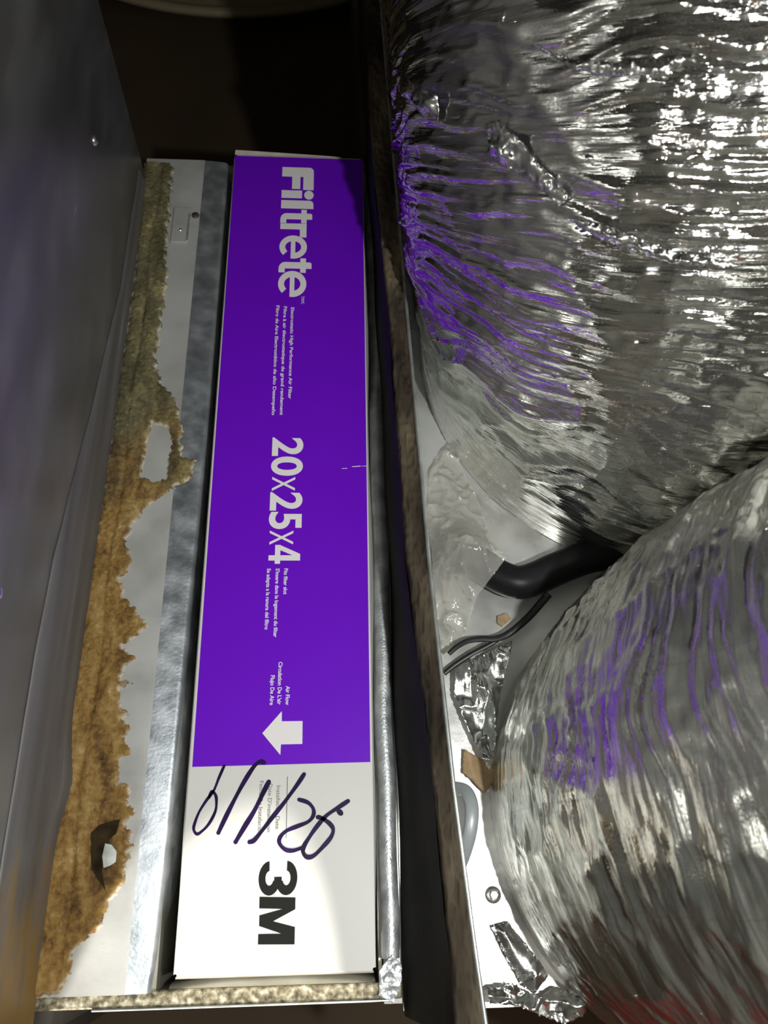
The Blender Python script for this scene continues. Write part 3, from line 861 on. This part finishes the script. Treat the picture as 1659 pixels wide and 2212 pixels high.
# ------------------------------------------------------------------ foil ducts
def duct(name, label, path, seed, m, amps, du, dense, ds, lump):
    """flexible duct swept along a bent centre line; (x, y, z, radius) control points"""
    t = thing(name, label, 'duct')
    C = np.array(path, float)
    fine = []
    n = len(C)
    for i in range(n - 1):
        p0, p1, p2, p3 = C[max(i - 1, 0)], C[i], C[i + 1], C[min(i + 2, n - 1)]
        for u in np.linspace(0, 1, 60, endpoint=False):
            fine.append(.5 * (2 * p1 + (p2 - p0) * u + (2 * p0 - 5 * p1 + 4 * p2 - p3) * u * u + (3 * p1 - p0 - 3 * p2 + p3) * u ** 3))
    fine = np.array(fine + [C[-1]])
    k = 31
    for _ in range(2):
        pad = np.concatenate([2 * fine[:1] - fine[k // 2:0:-1], fine, 2 * fine[-1:] - fine[-2:-k // 2 - 1:-1]])
        fine = np.stack([np.convolve(pad[:, j], np.ones(k) / k, 'valid') for j in range(4)], 1)
    s = np.concatenate([[0], np.cumsum(np.linalg.norm(np.diff(fine[:, :3], axis=0), axis=1))])
    sv = np.concatenate([np.arange(0, dense - ds / 2, ds), np.arange(dense + .01, s[-1] - .01, .03), [s[-1]]])
    P = np.stack([np.interp(sv, s, fine[:, j]) for j in range(4)], 1)
    T = np.gradient(P[:, :3], sv, axis=0); T /= np.linalg.norm(T, axis=1)[:, None]
    T[0] = (0, 0, 1)
    N = np.zeros_like(T); v = np.array([1., 0, 0])
    for i in range(len(T)):
        v = v - T[i] * (v @ T[i]); v /= np.linalg.norm(v); N[i] = v
    B = np.cross(T, N)
    th = np.linspace(0, 2 * math.pi, int(2 * math.pi * .18 / du), endpoint=False)[None]
    U = th * .18 + 0 * sv[:, None]; V = sv[:, None] + 0 * U
    Vw = V + .016 * (vn(U * 8, V * 9, seed + 1) - .5) * 2 + .007 * (vn(U * 24, V * 24, seed + 2) - .5) * 2
    h = np.zeros_like(U)
    for i, (fu, fv, a) in enumerate(amps):
        mask = .45 + 1.0 * np.clip(vn(U * 13 + 3 * i, V * 24, seed + 40 + i) * 1.9 - .6, 0, 1)
        h += a * mask * (ridge(U * fu, Vw * fv, seed + 10 + i) ** 1.7 - .4)
    # diagonal creases and crumples
    h += .0016 * ridge(U * 30 + V * 26, V * 40 - U * 16, seed + 60) ** 3
    h += .0008 * ridge(U * 85 - V * 40, V * 110 + U * 30, seed + 61) ** 2
    h = h * np.clip(V / .05, .12, 1)
    h += lump * (vn(U * 7, V * 8, seed + 77) - .5) * np.clip(V / .08, 0, 1)
    R = P[:, 3:4] + h
    X = P[:, None, :3] + R[..., None] * (np.cos(th)[..., None] * N[:, None] + np.sin(th)[..., None] * B[:, None])
    X[..., 2] = np.maximum(X[..., 2], -.0295)
    grid_mesh('foil_sleeve', X, m, t, True, np.stack([U, V], -1), True)
    def lay(Q, hh):
        """lay (u, v) points on the sleeve, hh above it"""
        u, w = Q[:, 0], Q[:, 1]
        a = u / .18
        pc = [np.interp(w, sv, P[:, j]) for j in range(4)]
        iu = np.round(a / (2 * math.pi) * th.shape[1]).astype(int) % th.shape[1]
        iv = np.clip(np.searchsorted(sv, w), 0, len(sv) - 1)
        r = pc[3] + h[iv, iu] * .4 + hh
        nn = np.stack([np.interp(w, sv, N[:, j]) for j in range(3)], 1); bb = np.stack([np.interp(w, sv, B[:, j]) for j in range(3)], 1)
        return (np.stack(pc[:3], 1) + r[:, None] * (np.cos(a)[:, None] * nn + np.sin(a)[:, None] * bb)).tolist()
    revolve('collar', [(C[0, 3] - .003, -.0298), (C[0, 3] - .003, -.012)], C[0, 0], C[0, 1], M['galv'], t, 64)
    return t, lay


A1 = [(6, 60, .0022), (9, 130, .0022), (14, 270, .0020), (22, 560, .0014), (60, 700, .0006)]
A2 = [(4, 42, .0026), (7, 100, .0022), (11, 210, .0018), (20, 450, .0011), (50, 600, .0004)]
back, lay_back = duct('silver_duct', 'large wrinkled silver foil duct in back, reaching the top right corner',
     [(.347, .436, -.0295, .190), (.347, .438, .03, .196), (.345, .468, .10, .206), (.338, .545, .19, .218), (.335, .670, .27, .223), (.335, .87, .32, .223), (.36, 1.3, .35, .22), (.40, 2.9, .40, .22)],
     100, M['foil'], A1, .0026, .52, .0011, .012)
duct('silver_duct', 'near silver foil duct filling the lower right corner, in front of the black hose',
     [(.341, .086, -.0295, .152), (.345, .087, .03, .156), (.374, .088, .10, .168), (.430, .089, .18, .177), (.54, .09, .265, .180), (.72, .085, .33, .178), (1.0, .07, .37, .168), (2.4, .0, .40, .165)],
     300, M['foil_soft'], A2, .0026, .45, .0012, .008)

FLAPS = [[(.722, .163), (.738, .162), (.758, .157), (.774, .154), (.797, .150), (.775, .149), (.760, .151), (.742, .155)],
         [(.682, .196), (.690, .197), (.699, .191), (.707, .184), (.7244, .1705), (.7195, .1675), (.704, .176), (.683, .185)],
         [(.602, .2156), (.620, .2167), (.649, .208), (.649, .198), (.635, .201)],
         [(.706, .219), (.722, .2134), (.740, .2112), (.768, .2115), (.758, .2068), (.740, .2075), (.7244, .210)]]
for i, fl in enumerate(FLAPS):
    patch('foil_patch', fl, lambda x, y, d: .0035 + .0045 * ridge(x * 60, y * 130, 200 + i) * np.clip(d / .003, .25, 1) + .0015 * ridge(x * 260, y * 420, 210 + i), M['tape'], back, .0011, .0003, 30 + i, thick=.0002, lay=lay_back)

# ------------------------------------------------------------------ small things on the plenum plate
ZT = -.030


def pts3(p, z):
    return [(x, y, zz) for (x, y), zz in zip(p, z)]


HOSE = [(0.1768,0.2537),(0.1897,0.2488),(0.2036,0.2380),(0.2157,0.2328),(0.2281,0.2355),(0.2438,0.2425),(0.2677,0.2516),(0.2961,0.2566)]
hose = tag(tube('black_hose', pts3(HOSE, [-.018, -.016, -.014, -.012, -.012, -.012, -.012, -.012]), .0118, M['rubber'], None, 24),
           'bent black rubber hose end poking out from under the near silver duct', 'hose')
tie = thing('cable_tie', 'thin black cable tie looped on the plate below the black hose', 'cable tie')
tube('strap', pts3([(0.1642,0.1823),(0.1698,0.1870),(0.1780,0.1914),(0.1877,0.1930),(0.1972,0.1932),(0.2072,0.1971),(0.2211,0.2078),(0.2357,0.2229)], [-.012, -.012, -.013, -.014, -.015, -.015, -.012, -.008]), lambda t: .0016 + .0012 * t, M['tie'], tie, 8, .4)
tube('tail', pts3([(0.1617,0.1713),(0.1692,0.1769),(0.1807,0.1837),(0.1938,0.1900),(0.2022,0.1948)], [-.022, -.021, -.019, -.017, -.0155]), .0017, M['tie'], tie, 8, .4)
HP = np.array(densify(HOSE[:5], .002)[:40])


def hose_bump(x, y):
    dd = np.sqrt((x[:, None] - HP[None, :, 0]) ** 2 + (y[:, None] - HP[None, :, 1]) ** 2).min(1)
    return .030 * np.exp(-(dd / .020) ** 2)


tag(patch('plastic_film', [(0.1773,0.3576),(0.1599,0.3312),(0.1564,0.2926),(0.1572,0.2385),(0.1591,0.2113),(0.1639,0.1820),(0.1795,0.2013),(0.1876,0.2247),(0.2002,0.2385),(0.2058,0.2455),(0.2014,0.2742),(0.1965,0.3004),(0.1847,0.3314)], lambda x, y, d: ZT + .0012 + .012 * np.clip(d / .02, 0, 1) * (.5 + .5 * fbm(x * 30, y * 18, 31)) + hose_bump(x, y) + .0035 * ridge(x * 75 + y * 30, y * 50 - x * 20, 12) ** 9 + .0022 * ridge(x * 160 - y * 90, y * 110 + x * 60, 14) ** 9, M['film'], None, .0014, .0003, 9),
    'crinkled clear plastic film over the plate, covering the hose tip', 'plastic film')
tag(patch('foil_flap', [(0.1686,0.1736),(0.1978,0.1876),(0.2093,0.1923),(0.2005,0.1641),(0.1936,0.1370),(0.1896,0.1140),(0.1861,0.1078),(0.1828,0.1141),(0.1739,0.1373),(0.1675,0.1553)], lambda x, y, d: ZT + .003 + .012 * ridge(x * 70, y * 22, 41) + .004 * ridge(x * 190, y * 90, 42), M['tape'], None, .0012, .0004, 10, thick=.0002),
    'crumpled silver foil flap hanging beside the panel, left of the near duct', 'foil flap')
tag(patch('foil_tape', [(0.1821,0.0194),(0.1929,0.0216),(0.2030,0.0091),(0.2116,-0.0020),(0.2150,-0.0080),(0.2058,-0.0171),(0.1981,-0.0122),(0.1898,0.0022)], lambda x, y, d: ZT + .0015 + .005 * ridge(x * 55, y * 30, 51) * np.clip(d / .006, .2, 1), M['tape'], None, .0014, .0003, 11, thick=.0002),
    'strip of smooth silver tape on the plate below the screw', 'foil tape')
tag(patch('crumpled_foil', [(0.1758,-0.0115),(0.1902,-0.0096),(0.2058,-0.0171),(0.2172,-0.0127),(0.2304,-0.0178),(0.2326,-0.0259),(0.2191,-0.0317),(0.2049,-0.0262),(0.1919,-0.0201),(0.1771,-0.0196)], lambda x, y, d: ZT + .004 + .012 * ridge(x * 75, y * 75, 61) + .003 * ridge(x * 240, y * 240, 62), M['tape'], None, .0012, .0006, 12, thick=.0002),
    'crumpled silver foil hanging over the front edge of the plate', 'foil')
tag(patch('brown_paper', [(0.1722,0.1220),(0.1840,0.1160),(0.1907,0.1115),(0.1902,0.1015),(0.1839,0.0945),(0.1741,0.1046),(0.1706,0.1075)], lambda x, y, d: ZT + .002 + .006 * ridge(x * 60, y * 60, 71), M['paper'], None, .0016, .0003, 13, thick=.0003),
    'torn brown paper scrap under the tip of the foil flap', 'paper')
tag(patch('brown_flake', [(0.2026,0.2130),(0.2094,0.2156),(0.2123,0.2112),(0.2053,0.2055),(0.2022,0.2079)], lambda x, y, d: ZT + .001 + .002 * ridge(x * 90, y * 90, 72), M['paper'], None, .0012, .0003, 14, thick=.0005),
    'small brown flake on the plate just below the black hose', 'debris')
SP = [(0.1634,0.0488),(0.1674,0.0599),(0.1711,0.0726),(0.1728,0.0857),(0.1709,0.0950),(0.1654,0.0986)]
tag(tube('grey_clamp', pts3(SP, [-.027, -.016, -.010, -.010, -.016, -.027]), .0042, M['grey_plastic'], None, 12, .45),
    'arched grey strap clamp on the plate beside the panel', 'clamp')
SC = [(0.1857,0.0359)][0]
sc = thing('hex_screw', 'small hex-head screw with washer on the bright plate', 'screw')
revolve('washer', [(.0015, ZT + .0012), (.0046, ZT + .0012), (.0050, ZT + .0006), (.0050, ZT)], SC[0], SC[1], M['screw'], sc, 24)
revolve('head', [(0, ZT + .0046), (.0022, ZT + .0046), (.0028, ZT + .0038), (.0029, ZT + .0012)], SC[0], SC[1], M['screw'], sc, 6, False)

# added unseen red jacket shape, put on the floor so the ducts mirror red
a = np.linspace(0, 2 * math.pi, 90, endpoint=False)[None]; rr = np.linspace(0.02, 1, 40)[:, None]
px = .52 + .42 * rr * np.cos(a) * (1 + .12 * np.sin(3 * a)); py = -.55 + .30 * rr * np.sin(a) * (1 + .10 * np.cos(2 * a))
pz = ZF + .004 + .34 * (1 - rr ** 2.2) + .05 * (ridge(px * 11, py * 11, 90) - .4) * (1 - rr) + .03 * ridge(px * 24, py * 9, 91) * (1 - rr ** 4)
jk = thing('red_reflection_heap', 'added red jacket shape on the floor behind the camera, unseen, mirrored in the foil', 'reflection prop')
grid_mesh('body', np.stack([px, py, pz], -1), M['red'], jk, close_u=True)
tube('sleeve', [(.82, -.50, ZF + .16), (.95, -.42, ZF + .07), (1.10, -.40, ZF + .055), (1.22, -.48, ZF + .05)], lambda t: .062 - .02 * t, M['red'], jk, 16)
tube('sleeve', [(.25, -.62, ZF + .16), (.10, -.60, ZF + .07), (-.05, -.66, ZF + .055), (-.15, -.75, ZF + .05)], lambda t: .062 - .02 * t, M['red'], jk, 16)

JX, JZ = np.meshgrid(np.linspace(0, 1, 50), np.linspace(0, 1, 40))  # unseen red sheet, added to give the foil red reflections
tag(grid_mesh('red_reflection_sheet', np.stack([.42 + JX * .42 + .02 * np.sin(JZ * 5), -1.03 + .02 * np.sin(JX * 30 + 2 * JZ) * (.3 + .7 * JZ), 1.05 - JZ * .95], -1), M['red']),
    'added red sheet on the wall behind the camera, unseen, mirrored in the foil', 'towel').modifiers.new('thickness', 'SOLIDIFY').thickness = .006

# ------------------------------------------------------------------ far floor
tub = thing('beige_tub', 'round beige plastic tub rim on the brown floor at the top', 'tub')
revolve('wall', [(.440, ZF + .002), (.495, ZF + .045), (.505, ZF + .048)], -.137, 2.085, M['beige'], tub, 120)
revolve('rim', [(.500, ZF + .045), (.505, ZF + .052), (.518, ZF + .053), (.524, ZF + .048), (.522, ZF + .038), (.512, ZF + .038)], -.137, 2.085, M['beige'], tub, 120)
revolve('base', [(0, ZF + .0022), (.440, ZF + .002)], -.137, 2.085, M['beige'], tub, 120)
